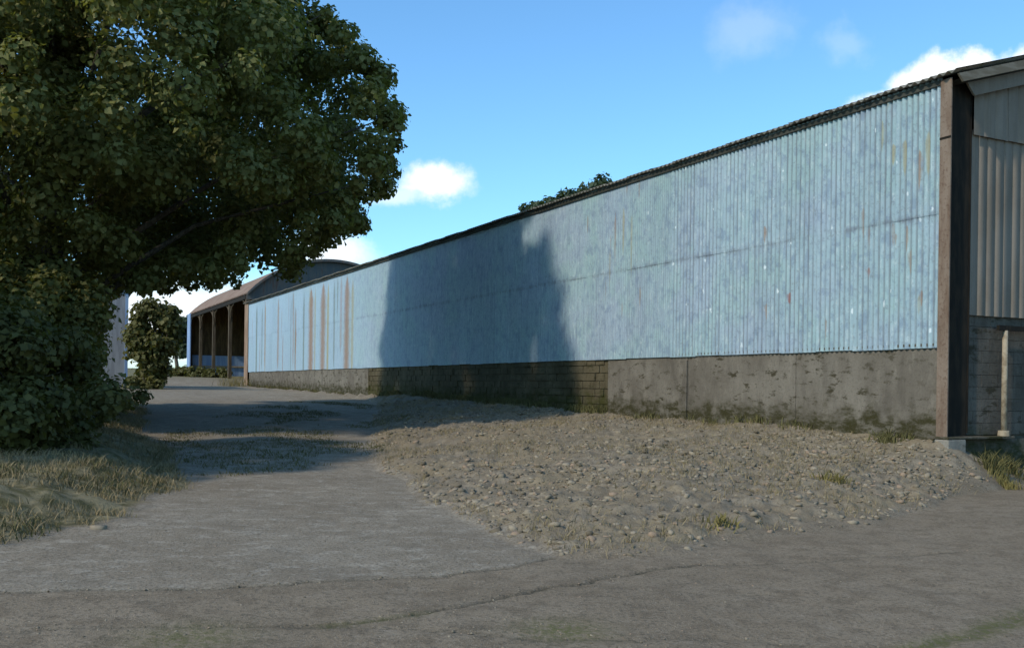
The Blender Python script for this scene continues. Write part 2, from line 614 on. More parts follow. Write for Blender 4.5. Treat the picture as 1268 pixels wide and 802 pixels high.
# rust and lichen runs: along, half width, low z, high z, colour, amount
OR_ = (0.230, 0.130, 0.050)
BR, YL, GR, RD = (0.215, 0.112, 0.046), (0.260, 0.220, 0.090), (0.100, 0.120, 0.080), (0.210, 0.055, 0.025)
RUNS = [(54.2, .22, 2.2, 7.2, GR, .75), (52.6, .16, 3.0, 6.9, GR, .6), (51.7, .14, 2.6, 7.1, YL, .65), (45.2, .10, 2.5, 7, GR, .5),
        (42.4, .16, 2.2, 7.1, GR, .7), (40.9, .50, 2.2, 7.2, BR, .8), (40.1, .16, 2.2, 7.2, YL, .6), (38.6, .50, 2.2, 7.3, BR, .75),
        (37.7, .20, 2.5, 7.2, YL, .8), (36.6, .14, 3.0, 7.2, GR, .6), (34.5, .45, 2.2, 7.3, BR, .75), (33.6, .22, 2.6, 7, YL, .6),
        (10.55, .05, 4.6, 6.6, BR, .7), (10.15, .06, 4.9, 6.6, YL, .7), (10.8, .05, 3.9, 5.6, YL, .5), (9.75, .05, 4.2, 6.4, YL, .5),
        (4.55, .045, 4.75, 5.25, BR, .8), (4.50, .04, 3.05, 3.55, BR, .8), (3.78, .05, 3.4, 3.72, RD, .9), (2.72, .04, 2.5, 3.15, BR, .8),
        (1.62, .05, 3.72, 4.05, RD, .9), (1.05, .05, 5.75, 6.3, YL, .8), (0.80, .05, 5.45, 6.35, YL, .7), (0.45, .04, 5.1, 6.1, BR, .85),
        (0.28, .05, 5.3, 6.4, YL, .7), (0.72, .035, 4.05, 4.75, BR, .8), (0.98, .035, 4.3, 4.6, BR, .6), (0.40, .035, 3.1, 3.5, BR, .7)]
rs = random.Random(12)
for k_ in range(16):
    s0 = rs.uniform(33.5, 55.8)
    z1_ = rs.choice([7.3, 7.25, 7.2, 6.4, 5.0])
    RUNS.append((s0, rs.uniform(.07, .22), z1_ - rs.uniform(1.6, 4.6), z1_, rs.choice([BR, BR, YL, OR_, GR]), rs.uniform(.35, .75)))
for k_ in range(14):
    s0 = rs.choice([rs.uniform(0.2, 2.2), rs.uniform(0.2, 8.0), rs.uniform(8, 12)])
    z1_ = rs.choice([7.2, rs.uniform(4.7, 4.9), rs.uniform(3.2, 6.9)])
    RUNS.append((s0, rs.uniform(.02, .05), z1_ - rs.uniform(.3, 1.0), z1_, rs.choice([BR, YL, OR_]), rs.uniform(.4, .75)))
ragged = n.math('MULTIPLY', n.math('SUBTRACT', n.noise(n.mapping(co, (1, 7, 1.2)), 4.0, 5, 0.7), 0.5), 2.2)
for (s0, hw, z0, z1, rc, amt) in RUNS:
    dx = n.math('ABSOLUTE', n.math('DIVIDE', n.math('SUBTRACT', cy, s0), hw))
    big_ = z1 - z0 > 3
    m2 = n.step(cz, z0 - (0.8 if big_ else 0.0), z0 + (0.05 if big_ else 0.7) * (z1 - z0))
    m3_ = n.step(cz, z1 - 0.25 * (z1 - z0), z1, 1.0, 0.0)
    mm = n.math('MULTIPLY', m2, m3_)
    dx = n.math('DIVIDE', dx, n.math('MAXIMUM', mm, 0.05))
    m1 = n.step(n.math('ADD', dx, ragged), 0.15, 1.45, amt if big_ else amt * 0.8, 0.0)
    c = n.mix(n.math('MULTIPLY', m1, n.step(mm, 0.0, 0.4)), c, rc)
# bare bright flecks where the coating has flaked off
vor = n.voronoi(n.mapping(co, (1, 2.6, 1.0)), 1.5)
vr = n.sep(vor.outputs['Color'])[0]
fl = n.math('MULTIPLY', n.step(n.math('ADD', vor.outputs['Distance'], n.math('MULTIPLY', n.math('SUBTRACT', fine, 0.5), 0.30)), 0.03, 0.10, 0.9, 0),
            n.math('GREATER_THAN', vr, 0.35))
fl = n.math('MULTIPLY', fl, n.step(cy, 8.5, 10.0, 1, 0))
c = n.mix(fl, c, (0.56, 0.63, 0.64))
n.put(b.inputs['Base Color'], c)
n.put(b.inputs['Roughness'], n.step(fine, 0.3, 0.7, 0.55, 0.75))
b.inputs['Metallic'].default_value = 0.0
b.inputs['Specular IOR Level'].default_value = 0.3
n.put(b.inputs['Normal'], n.bump(n.noise(co, 2.2, 3, 0.5), 0.25, 0.05))


def sheet_mesh(name, width, z0, z1, pitch, depth, spp=6, sag=0.0, top=None):
    """corrugated sheet standing in the local y-z plane, profile out along -x"""
    k = max(1, int(round(width / pitch)) * spp)
    yv = np.linspace(0, width, k + 1)
    xv = depth * 0.5 * np.cos(2 * pi * yv / pitch)
    zs = [z0, 0.5 * (z0 + z1), z1]
    V = []
    for j, zz in enumerate(zs):
        for i in range(k + 1):
            ztop = zz if (top is None or j == 0) else z0 + (top(yv[i]) - z0) * j / 2.0
            V.append((xv[i] + (sag if j == 1 else 0), yv[i], ztop))
    Fc = []
    for j in range(2):
        for i in range(k):
            a = j * (k + 1) + i
            Fc.append((a, a + 1, a + k + 2, a + k + 1))
    return np_mesh(name, V, Fc, True)


lowA = sheet_mesh('deep_sheet_low', 1.04, ZJ - 0.03, 4.86, 0.130, 0.046)
uppA = sheet_mesh('deep_sheet_high', 1.04, 4.80, 7.22, 0.130, 0.046)
lowB = sheet_mesh('shallow_sheet_low', 1.04, ZJ - 0.03, 4.86, 0.0866, 0.012, 4)
uppB = sheet_mesh('shallow_sheet_high', 1.04, 4.80, 7.22, 0.0866, 0.012, 4)
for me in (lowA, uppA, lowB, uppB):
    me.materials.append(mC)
s = 0.0
i = 0
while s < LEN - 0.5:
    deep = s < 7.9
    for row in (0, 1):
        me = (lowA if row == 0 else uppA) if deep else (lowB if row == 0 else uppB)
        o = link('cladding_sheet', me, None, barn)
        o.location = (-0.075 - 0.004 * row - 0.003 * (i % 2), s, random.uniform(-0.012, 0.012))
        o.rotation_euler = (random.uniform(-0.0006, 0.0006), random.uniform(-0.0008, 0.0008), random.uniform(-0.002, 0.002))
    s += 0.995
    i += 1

# base wall
def wall_mat(name, base, base2, blotch, algae, algae_top, dark_amt, course=False):
    m, n, b = new_mat(name)
    co = barn_co(n)
    x, y, z = n.sep(co)
    l = n.noise(co, 0.8, 4, 0.6)
    md = n.noise(co, 3.0, 5, 0.62)
    fi = n.noise(co, 22.0, 4, 0.6)
    rn = n.noise(n.mapping(co, (1.6, 1.6, 0.6)), 1.7, 5, 0.65)
    rnd = n.node('ShaderNodeObjectInfo').outputs['Random']
    c = n.mix(n.step(l, 0.35, 0.65), base, base2)
    c = n.mix(n.step(rn, 0.48, 0.68, 0, 0.55), c, tuple(0.62 * v for v in base))
    c = n.mix(n.step(rn, 0.36, 0.46, 0.35, 0.0), c, tuple(1.35 * v for v in base2))
    md2 = n.noise(n.mapping(co, (1, 1.1, 2.6)), 2.0, 8, 0.75)
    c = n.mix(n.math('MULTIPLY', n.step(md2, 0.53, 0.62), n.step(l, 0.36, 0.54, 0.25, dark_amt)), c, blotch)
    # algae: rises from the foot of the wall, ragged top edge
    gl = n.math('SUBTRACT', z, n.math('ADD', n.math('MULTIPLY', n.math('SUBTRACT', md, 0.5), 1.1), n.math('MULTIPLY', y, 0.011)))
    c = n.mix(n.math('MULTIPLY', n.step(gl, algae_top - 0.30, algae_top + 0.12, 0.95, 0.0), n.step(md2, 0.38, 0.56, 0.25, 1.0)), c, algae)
    c = n.mix(n.step(fi, 0.5, 0.7, 0, 0.4), c, tuple(0.6 * v for v in base))
    hh = n.math('MULTIPLY_ADD', rnd, 0.08, 0.96)
    c = n.mix(1.0, c, n.comb(hh, hh, hh), 'MULTIPLY')
    n.put(b.inputs['Base Color'], c)
    b.inputs['Roughness'].default_value = 0.95
    b.inputs['Specular IOR Level'].default_value = 0.15
    n.put(b.inputs['Normal'], n.bump(n.math('ADD', md, n.math('MULTIPLY', fi, 0.5)), 0.5, 0.03))
    return m


mR = wall_mat('stained_cement_render', (0.115, 0.101, 0.080), (0.155, 0.139, 0.112), (0.036, 0.031, 0.016), (0.030, 0.027, 0.009), 1.28, 0.95)
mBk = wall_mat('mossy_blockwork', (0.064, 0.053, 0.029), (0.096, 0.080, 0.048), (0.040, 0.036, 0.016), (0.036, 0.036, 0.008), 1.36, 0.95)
mDk = wall_mat('dark_damp_blockwork', (0.080, 0.070, 0.055), (0.110, 0.098, 0.080), (0.032, 0.028, 0.016), (0.030, 0.034, 0.012), 0.9, 0.9)
mRec = wall_mat('pale_concrete', (0.20, 0.185, 0.155), (0.25, 0.235, 0.20), (0.08, 0.07, 0.045), (0.07, 0.07, 0.03), 0.25, 0.6)

edges = [0.0, 3.6, 7.28, 10.9]
edges2 = [31.3, 36.2, 41.3, 46.4, 51.5, 56.5]
for es in (edges, edges2):
    for a, c_ in zip(es[:-1], es[1:]):
        MB().box(-0.035 + random.uniform(-.004, .004), 0.17, a + 0.006, c_ - 0.006, 0.0, ZJ).build('wall_panel', mR, barn, 0.008)
MB().box(-0.075, -0.036, 7.30, 7.62, 0.2, ZJ - 0.12).build('pilaster', mR, barn, 0.01)
# old blocks: joined, too small in the picture to pick apart
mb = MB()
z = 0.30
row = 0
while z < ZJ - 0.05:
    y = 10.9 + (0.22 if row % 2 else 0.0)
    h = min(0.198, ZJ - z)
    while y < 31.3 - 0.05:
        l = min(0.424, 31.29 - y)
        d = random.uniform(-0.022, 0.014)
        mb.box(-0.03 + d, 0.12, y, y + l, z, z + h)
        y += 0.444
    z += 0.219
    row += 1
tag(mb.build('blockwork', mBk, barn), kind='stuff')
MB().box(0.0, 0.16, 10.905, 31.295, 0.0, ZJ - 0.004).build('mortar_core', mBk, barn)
MB().box(-0.060, 0.02, -0.02, LEN, ZJ + 0.002, ZJ + 0.05).build('sill_rail', mDk, barn)

# corner column: an H section, rusty
mRu, n, b = new_mat('rusty_steel')
co = barn_co(n)
a1 = n.noise(n.mapping(co, (3, 3, 0.6)), 1.6, 5, 0.65)
a2 = n.noise(co, 18, 4, 0.6)
c = n.mix(n.step(a1, 0.36, 0.64), (0.130, 0.088, 0.060), (0.190, 0.145, 0.108))
c = n.mix(n.step(a2, 0.5, 0.7, 0, 0.6), c, (0.085, 0.048, 0.030))
n.put(b.inputs['Base Color'], c)
b.inputs['Roughness'].default_value = 0.85
n.put(b.inputs['Normal'], n.bump(a2, 0.4, 0.02))
mRd, n, b = new_mat('rust_and_recess_shade')
co = barn_co(n)
a2 = n.noise(n.mapping(co, (2, 2, 0.5)), 4, 4, 0.6)
n.put(b.inputs['Base Color'], n.mix(n.step(a2, 0.4, 0.65), (0.009, 0.007, 0.004), (0.022, 0.015, 0.008)))  # near-black: rust plus the column recess's shade, put into the colour
mEnd, n, b = new_mat('rusty_end_sheet')
a2 = n.noise(n.mapping(barn_co(n), (2, 2, 0.4)), 2, 4, 0.6)
n.put(b.inputs['Base Color'], n.mix(n.step(a2, 0.4, 0.62), (0.20, 0.125, 0.08), (0.27, 0.19, 0.13)))
MB().box(-0.125, -0.095, -0.235, -0.004, 0.74, 7.16).build('column_flange', mRu, barn, 0.004)
MB().box(-0.094, 0.53, -0.12, -0.09, 0.74, 7.12).build('column_web', mRd, barn)
MB().box(0.531, 0.556, -0.13, 0.0, 0.9, 7.12).build('column_flange', mRd, barn)
MB().box(-0.13, -0.094, LEN - 0.02, LEN + 1.1, 1.3, 7.14).build('end_panel', mEnd, barn)
MB().box(-0.093, 0.5, LEN + 0.12, LEN + 0.15, 1.3, 7.12).build('column_web', mRd, barn)
MB().box(-0.131, -0.1252, -0.236, -0.003, 6.10, 6.14).build('splice_plate', mRd, barn)

# roof: one fibre cement sheet per metre, wavy at the eave
mRf, n, b = new_mat('mossy_fibre_cement')
co = barn_co(n)
a1 = n.noise(co, 1.3, 4, 0.6)
a2 = n.noise(co, 9, 4, 0.6)
c = n.mix(n.step(a1, 0.4, 0.62), (0.110, 0.105, 0.088), (0.160, 0.152, 0.130))
c = n.mix(n.step(a2, 0.48, 0.66, 0, 0.7), c, (0.060, 0.066, 0.030))
n.put(b.inputs['Base Color'], c)
n.put(b.inputs['Normal'], n.bump(a2, 0.4, 0.02))
PITCH_L = sqrt(1 + SLOPE ** 2)


def roof_sheet_mesh(width=1.06, run_=7.25, pitch=0.177, depth=0.055, thick=0.012, spp=8):
    k = int(round(width / pitch)) * spp
    yv = np.linspace(0, width, k + 1)
    zv = depth * 0.5 * np.cos(2 * pi * yv / pitch)
    V = []
    for (xx, dz) in ((0, 0), (run_, 0), (run_, -thick), (0, -thick)):
        for i in range(k + 1):
            V.append((xx, yv[i], xx * SLOPE + zv[i] + dz))
    Fc = []
    for j in range(4):
        j2 = (j + 1) % 4
        for i in range(k):
            Fc.append((j * (k + 1) + i, j * (k + 1) + i + 1, j2 * (k + 1) + i + 1, j2 * (k + 1) + i))
    return np_mesh('roof_sheet', V, Fc, True)


rme = roof_sheet_mesh()
rme.materials.append(mRf)
s = -0.42
i = 0
while s < LEN + 0.1:
    o = link('roof_sheet', rme, None, barn)
    o.location = (-0.24 + random.uniform(-0.015, 0.015), s, ZE - 0.03 + 0.013 * (i % 2) + random.uniform(-0.006, 0.006))
    s += 1.02
    i += 1
RZ = ZE - 0.03 + 7.24 * SLOPE
MB().prism([(7.02, RZ + 0.02), (7.02, RZ - 0.06), (14.3, ZE - 0.09), (14.3, ZE - 0.01)], 'y', -0.42, LEN + 0.4).build('back_roof_slope', mRf, barn)
mDw, n, b = new_mat('dark_timber')
a2 = n.noise(n.mapping(barn_co(n), (3, 0.4, 3)), 4, 4, 0.6)
n.put(b.inputs['Base Color'], n.mix(n.step(a2, 0.4, 0.65), (0.030, 0.032, 0.026), (0.055, 0.056, 0.046)))
MB().box(-0.13, -0.10, 0.0, LEN, 7.08, 7.17).build('eave_board', mDw, barn)
# far and back walls
MB().box(13.85, 14.0, 0.0, LEN, 0.0, ZE - 0.08).build('back_wall', mDk, barn)
MB().prism([(0.2, 0.5), (13.84, 0.5), (13.84, 7.1), (7.0, 9.1), (0.2, 7.1)], 'y', LEN - 0.2, LEN - 0.1).build('far_gable_wall', mDk, barn)

# gable: grey sheets in two tiers, verge trim and barge board
mGr, n, b = new_mat('grey_cladding')
co = barn_co(n)
rnd = n.node('ShaderNodeObjectInfo').outputs['Random']
a1 = n.noise(n.mapping(co, (1, 1, 0.4)), 1.6, 4, 0.6)
a2 = n.noise(n.mapping(co, (7, 7, 0.25)), 1.4, 4, 0.6)
a3 = n.noise(co, 25, 3, 0.6)
c = n.mix(n.step(a1, 0.38, 0.64), (0.185, 0.150, 0.112), (0.225, 0.190, 0.150))
c = n.mix(n.step(a2, 0.5, 0.68, 0, 0.45), c, (0.125, 0.108, 0.085))
c = n.mix(n.step(a3, 0.55, 0.7, 0, 0.3), c, (0.10, 0.09, 0.075))
hh = n.math('MULTIPLY_ADD', rnd, 0.14, 0.93)
c = n.mix(1.0, c, n.comb(hh, hh, hh), 'MULTIPLY')
n.put(b.inputs['Base Color'], c)
n.put(b.inputs['Normal'], n.bump(a1, 0.2, 0.03))


def roof_z(t):
    return ZE + (t if t < 7 else 14 - t) * SLOPE


def ribbed(name, x0, x1, z0, ztop, yout, rib, depth):
    """ribbed sheet facing -y between x0 and x1"""
    xsr = [x0]
    ysr = [yout]
    t = x0
    while t < x1 - 0.02:
        for d, yy in ((rib * 0.80, yout), (rib * 0.86, yout + depth), (rib * 0.94, yout + depth), (rib, yout)):
            xsr.append(min(t + d, x1))
            ysr.append(yy)
        t += rib
    V, Fc = [], []
    k = len(xsr)
    for j in range(2):
        for a, yy in zip(xsr, ysr):
            V.append((a, yy, z0 if j == 0 else ztop(a)))
    for a in range(k - 1):
        Fc.append((a, a + 1, k + a + 1, k + a))
    return link(name, np_mesh(name, V, Fc), mGr, barn)


t = 0.56
i = 0
while t < 13.9:
    x1 = min(t + 0.93, 13.95)
    ribbed('gable_sheet', t, x1 + 0.02, 3.02 + random.uniform(-.01, .01), lambda a: 6.36, -0.115 - 0.004 * (i % 2), 0.2325, 0.020)
    ribbed('gable_sheet', t + 0.0, x1 + 0.02, 6.26 + random.uniform(-.012, .012), lambda a: roof_z(a) - 0.30, -0.165 - 0.004 * (i % 2), 0.31, 0.010)
    t += 0.93
    i += 1
bz = lambda a, d: roof_z(a) - d
mVg, n, b = new_mat('weathered_verge_board')
a2 = n.noise(n.mapping(barn_co(n), (0.5, 3, 3)), 4, 4, 0.6)
n.put(b.inputs['Base Color'], n.mix(n.step(a2, 0.4, 0.65), (0.150, 0.122, 0.084), (0.215, 0.182, 0.135)))
MB().prism([(-0.22, bz(-0.22, 0.03)), (6.98, bz(6.98, 0.03)), (6.98, bz(6.98, 0.19)), (-0.10, bz(-0.10, 0.19))], 'y', -0.46, -0.423).build('verge_trim', mVg, barn)
MB().prism([(0.20, bz(0.20, 0.21)), (6.98, bz(6.98, 0.21)), (6.98, bz(6.98, 0.47)), (0.40, bz(0.40, 0.47))], 'y', -0.30, -0.262).build('barge_board', mGr, barn)
MB().prism([(-0.1, bz(-0.1, 0.12)), (6.98, bz(6.98, 0.12)), (6.98, bz(6.98, 0.20)), (0.1, bz(0.1, 0.20))], 'y', -0.42, -0.05).build('soffit_board', mDw, barn)
# gable base wall: coursed blocks
mb = MB()
z = 0.86
row = 0
while z < 3.0:
    x = 0.558 + (0.22 if row % 2 else 0.0)
    if row % 2:
        MB().box(0.558, 0.77, -0.055 + random.uniform(-.003, .003), 0.1, z, z + 0.213).build('block', mDk, barn)
    while x < 6.0:
        y0 = -0.055 + random.uniform(-0.003, 0.003)
        MB().box(x, x + 0.438, y0, 0.1, z, z + 0.213).build('block', mDk, barn)
        x += 0.444
    z += 0.219
    row += 1
MB().box(0.53, 13.9, 0.0, 0.15, 0.0, 3.05).build('gable_wall', mDk, barn)
# ledge of the floor slab and the mossy foundation below it
MB().box(-0.17, 1.62, -0.30, 0.10, 0.795, 0.84).build('slab_ledge', mR, barn, 0.012)
MB().box(-0.16, 0.30, -0.30, 0.0, 0.0, 0.793).build('concrete_pier', mRec, barn, 0.02)
MB().box(0.30, 13.9, -0.12, -0.002, 0.0, 0.786).build('foundation', mDk, barn)

# pale pipe and rail on the gable: a gate post with a dark top rail
mPp, n, b = new_mat('pale_painted_pipe')
a2 = n.noise(n.node('ShaderNodeTexCoord').outputs['Object'], 6, 4, 0.6)
n.put(b.inputs['Base Color'], n.mix(n.step(a2, 0.42, 0.62), (0.30, 0.25, 0.175), (0.18, 0.14, 0.09)))
gp = thing('gate_post', 'thin pale pipe post with a dark top rail in front of the dark gable wall', 'post', (*to_xy(-0.20, -1.44), 0.84), TH)
MB().tube([(0, 0, 0.0), (0.0, 0, 0.9), (0.0, 0, 1.93)], [0.054, 0.050, 0.047], 12).build('pipe', mPp, gp, smooth=True)
MB().box(-0.20, 1.9, -0.03, 0.03, 1.931, 2.02).build('rail', mRd, gp)
MB().tube([(0, 0, 0.001), (0, 0, 0.10)], [0.11, 0.10], 12).build('collar', mPp, gp)

# ------------------------------------------------------------------ arched open barn beyond
S0, S1 = 58.0, 82.6
ax = to_xy(S0, 0.0)
dut = thing('arched_barn', 'open fronted barn with arched roof and dark bays beyond the long barn', 'barn', (ax[0], ax[1], 1.6), TH)
L2 = S1 - S0
ZC, HS, RISE = 8.0 - 1.6, 6.2, 2.75
RAD = (HS ** 2 + RISE ** 2) / (2 * RISE)
mPk, n, b = new_mat('faded_rusty_roof_sheet')
co = n.node('ShaderNodeTexCoord').outputs['Object']
a1 = n.noise(n.mapping(co, (0.6, 2.5, 0.6)), 1.5, 5, 0.6)
c = n.mix(n.step(a1, 0.38, 0.62), (0.165, 0.105, 0.075), (0.225, 0.165, 0.125))
n.put(b.inputs['Base Color'], c)
mTy, n, b = new_mat('dark_weathered_sheet')
co = n.node('ShaderNodeTexCoord').outputs['Object']
a1 = n.noise(n.mapping(co, (3, 1, 0.5)), 1.5, 5, 0.6)
c = n.mix(n.step(a1, 0.40, 0.62), (0.085, 0.092, 0.092), (0.125, 0.112, 0.095))
c = n.mix(n.step(a1, 0.55, 0.66, 0, 0.6), c, (0.105, 0.050, 0.035))
n.put(b.inputs['Base Color'], c)
mBl, n, b = new_mat('blue_sheet')
co = n.node('ShaderNodeTexCoord').outputs['Object']
a1 = n.noise(n.mapping(co, (3, 3, 0.4)), 1.5, 5, 0.6)
n.put(b.inputs['Base Color'], n.mix(n.step(a1, 0.4, 0.62), (0.16, 0.24, 0.40), (0.24, 0.33, 0.46)))
mIn, n, b = new_mat('brown_interior_boards')
co = n.node('ShaderNodeTexCoord').outputs['Object']
a1 = n.noise(n.mapping(co, (3, 3, 0.5)), 1.5, 5, 0.6)
n.put(b.inputs['Base Color'], n.mix(n.step(a1, 0.4, 0.62), (0.060, 0.038, 0.018), (0.105, 0.070, 0.032)))


def arc(t):
    return ZC + sqrt(max(RAD ** 2 - (t - HS) ** 2, 0)) - (RAD - RISE)


NS = 22
ts = [2 * HS * k / NS for k in range(NS + 1)]
V, Fc = [], []
rows = []
ncor = 82
for off in (0.0, -0.06):
    for j in range(NS + 1):
        for i in range(ncor * 2 + 1):
            yy = -0.35 + (L2 + 0.7) * i / (ncor * 2)
            V.append((ts[j], yy, arc(ts[j]) + off + 0.025 * (1 if i % 2 else -1)))
nw = ncor * 2 + 1
for off in (0, 1):
    for j in range(NS):
        for i in range(nw - 1):
            a = off * (NS + 1) * nw + j * nw + i
            Fc.append((a, a + 1, a + nw + 1, a + nw))
link('arched_roof', np_mesh('arched_roof', V, Fc), mPk, dut)
ty = [(ts[k], arc(ts[k]) - 0.05) for k in range(NS + 1)]
MB().prism([(0.0, ZC - 0.45)] + ty + [(2 * HS, ZC - 0.45)], 'y', -0.10, -0.04).build('gable_sheeting', mTy, dut)
rim = MB()
for k in range(NS):
    z0, z1 = arc(ts[k]), arc(ts[k + 1])
    rim.prism([(ts[k], z0 + 0.03), (ts[k + 1], z1 + 0.03), (ts[k + 1], z1 - 0.16), (ts[k], z0 - 0.16)], 'y', -0.42, -0.36)
rim.build('arched_verge', mTy, dut)
MB().prism([(0.0, -0.4)] + [(0.0, ZC)] + ty + [(2 * HS, ZC), (2 * HS, -0.4)], 'y', L2 - 0.12, L2 - 0.02).build('end_wall', mIn, dut)
MB().box(2 * HS - 0.1, 2 * HS, 0.0, L2 - 0.13, -0.4, ZC).build('rear_wall', mIn, dut)
MB().box(0.30, 6.0, L2 - 0.30, L2 - 0.13, 0.2, 2.6).build('blue_lining_sheet', mBl, dut)
MB().box(0.2, 7.0, L2 - 0.42, L2 - 0.31, 1.52, 1.66).build('feed_rail', mPp, dut)
MB().box(-0.04, 0.10, 0.0, L2, ZC - 0.42, ZC - 0.14).build('eave_beam', mRd, dut)
MB().box(-0.10, -0.02, L2 - 1.3, L2 + 0.35, 0.0, ZC - 0.03).build('corner_sheet', mBl, dut)
bays = [0.0, 6.0, 12.6, 18.8, L2 - 0.2]
mPo, n, b = new_mat('old_brown_post')
a1 = n.noise(n.mapping(n.node('ShaderNodeTexCoord').outputs['Object'], (3, 3, 0.5)), 2, 4, 0.6)
n.put(b.inputs['Base Color'], n.mix(n.step(a1, 0.4, 0.62), (0.060, 0.044, 0.026), (0.100, 0.074, 0.046)))
for k, yb_ in enumerate(bays):
    w_ = 0.30 if k in (0, 1) else 0.20
    MB().box(-0.02, 0.22, yb_ - w_ / 2, yb_ + w_ / 2, -0.6, ZC - 0.43).build('post', mPo, dut)
for k in range(len(bays) - 1):
    for (y0, sg) in ((bays[k] + 0.12, 1), (bays[k + 1] - 0.12, -1)):
        pts = []
        for a in range(8):
            an = pi / 2 * a / 7
            pts.append((0.08, y0 + sg * 1.3 * (1 - cos(an)), ZC - 0.45 - 1.2 * (1 - sin(an))))
        MB().tube(pts, [0.055] * 8, 6).build('arched_brace', mPo, dut)

# ------------------------------------------------------------------ grey shed behind the trees
sh = thing('shed', 'plain grey shed half hidden by the trees at the left', 'shed', (-24.5, 53.8, 1.6), 0.42)
mSh, n, b = new_mat('grey_shed_sheet')
a1 = n.noise(n.mapping(n.node('ShaderNodeTexCoord').outputs['Object'], (3, 3, 0.4)), 1.5, 4, 0.6)
n.put(b.inputs['Base Color'], n.mix(n.step(a1, 0.4, 0.62), (0.19, 0.19, 0.20), (0.25, 0.25, 0.26)))
MB().prism([(-3.2, -0.8), (3.1, -0.8), (3.1, 5.2), (-0.05, 6.4), (-3.2, 5.2)], 'y', 0.0, 5.0).build('walls', mSh, sh)
MB().box(3.0, 3.16, -0.06, 0.10, -0.8, 5.2).build('corner_trim', mBl, sh)
MB().prism([(-3.5, 5.12), (-0.05, 6.44), (3.4, 5.12), (3.4, 5.24), (-0.05, 6.58), (-3.5, 5.24)], 'y', -0.3, 5.3).build('roof', mRf, sh)

# ------------------------------------------------------------------ foliage
def leaf_mat(name, c1, c2, c3, tr=0.38):
    m, n, b = new_mat(name)
    isl = n.node('ShaderNodeNewGeometry').outputs['Random Per Island']
    p = n.node('ShaderNodeNewGeometry').outputs['Position']
    ns = n.noise(p, 0.7, 3, 0.55)
    c = n.mix(isl, c1, c2)
    c = n.mix(n.step(ns, 0.45, 0.65, 0, 0.7), c, c3)
    n.put(b.inputs['Base Color'], c)
    b.inputs['Roughness'].default_value = 0.6
    b.inputs['Specular IOR Level'].default_value = 0.25
    tl = n.node('ShaderNodeBsdfTranslucent')
    n.put(tl.inputs['Color'], n.mix(1.0, c, (1.15, 1.25, 0.55), 'MULTIPLY'))
    mx = n.node('ShaderNodeMixShader')
    mx.inputs[0].default_value = tr
    n.l.new(b.outputs[0], mx.inputs[1])
    n.l.new(tl.outputs[0], mx.inputs[2])
    o = [k for k in n.n if k.type == 'OUTPUT_MATERIAL'][0]
    n.l.new(mx.outputs[0], o.inputs[0])
    return m


mLf = leaf_mat('sycamore_leaf', (0.125, 0.125, 0.034), (0.225, 0.212, 0.072), (0.175, 0.172, 0.050))
mLd = leaf_mat('shrub_and_shaded_leaf', (0.075, 0.072, 0.020), (0.135, 0.125, 0.040), (0.100, 0.096, 0.028))
mLh = leaf_mat('distant_leaf', (0.040, 0.062, 0.034), (0.070, 0.095, 0.050), (0.055, 0.075, 0.040))
mBrk, n, b = new_mat('bark')
a1 = n.noise(n.mapping(n.node('ShaderNodeNewGeometry').outputs['Position'], (6, 6, 1)), 3, 5, 0.6)
n.put(b.inputs['Base Color'], n.mix(n.step(a1, 0.4, 0.62), (0.06, 0.05, 0.038), (0.13, 0.11, 0.085)))
n.put(b.inputs['Normal'], n.bump(a1, 0.6, 0.03))


def leaves(cl, per, size, seed, shell=0.5, squash=0.8):
    """cl: rows of x,y,z,r -> folded five-corner leaves spread through each clump"""
    r = np.random.default_rng(seed)
    cl = np.asarray(cl)
    wgt = cl[:, 4] if cl.shape[1] > 4 else np.ones(len(cl))
    cnt = np.maximum((per * wgt * (cl[:, 3] / cl[:, 3].mean()) ** 2).astype(int), 6)
    k = np.repeat(np.arange(len(cl)), cnt)
    N = len(k)
    d = r.normal(size=(N, 3))
    d /= np.linalg.norm(d, axis=1)[:, None]
    rad = (shell + (1 - shell) * r.random(N)) * (0.75 + 0.5 * r.random(N))
    d2 = d * rad[:, None] * cl[k, 3][:, None]
    d2[:, 2] *= squash
    c = cl[k, :3] + d2
    nrm = d * 1.0 + r.normal(size=(N, 3)) * 0.42 + np.array([0, 0, 0.45])
    nrm /= np.linalg.norm(nrm, axis=1)[:, None]
    ax_ = np.cross(nrm, r.normal(size=(N, 3)))
    ax_ /= np.linalg.norm(ax_, axis=1)[:, None]
    bx = np.cross(nrm, ax_)
    L = size * (0.45 + 1.2 * r.random(N) ** 1.3)[:, None]
    p0 = c - ax_ * L * 0.5
    p1 = c + bx * L * 0.48 + nrm * L * 0.14 - ax_ * L * 0.05
    p2 = c + ax_ * L * 0.55 - nrm * L * 0.06
    p3 = c - bx * L * 0.48 + nrm * L * 0.14 - ax_ * L * 0.05
    V = np.stack([p0, p1, p2, p3], 1).reshape(-1, 3)
    a = np.arange(N) * 4
    F = np.stack([np.stack([a, a + 1, a + 2], 1), np.stack([a, a + 2, a + 3], 1)], 1).reshape(-1, 3)
    return np_mesh('leaves', V, F)


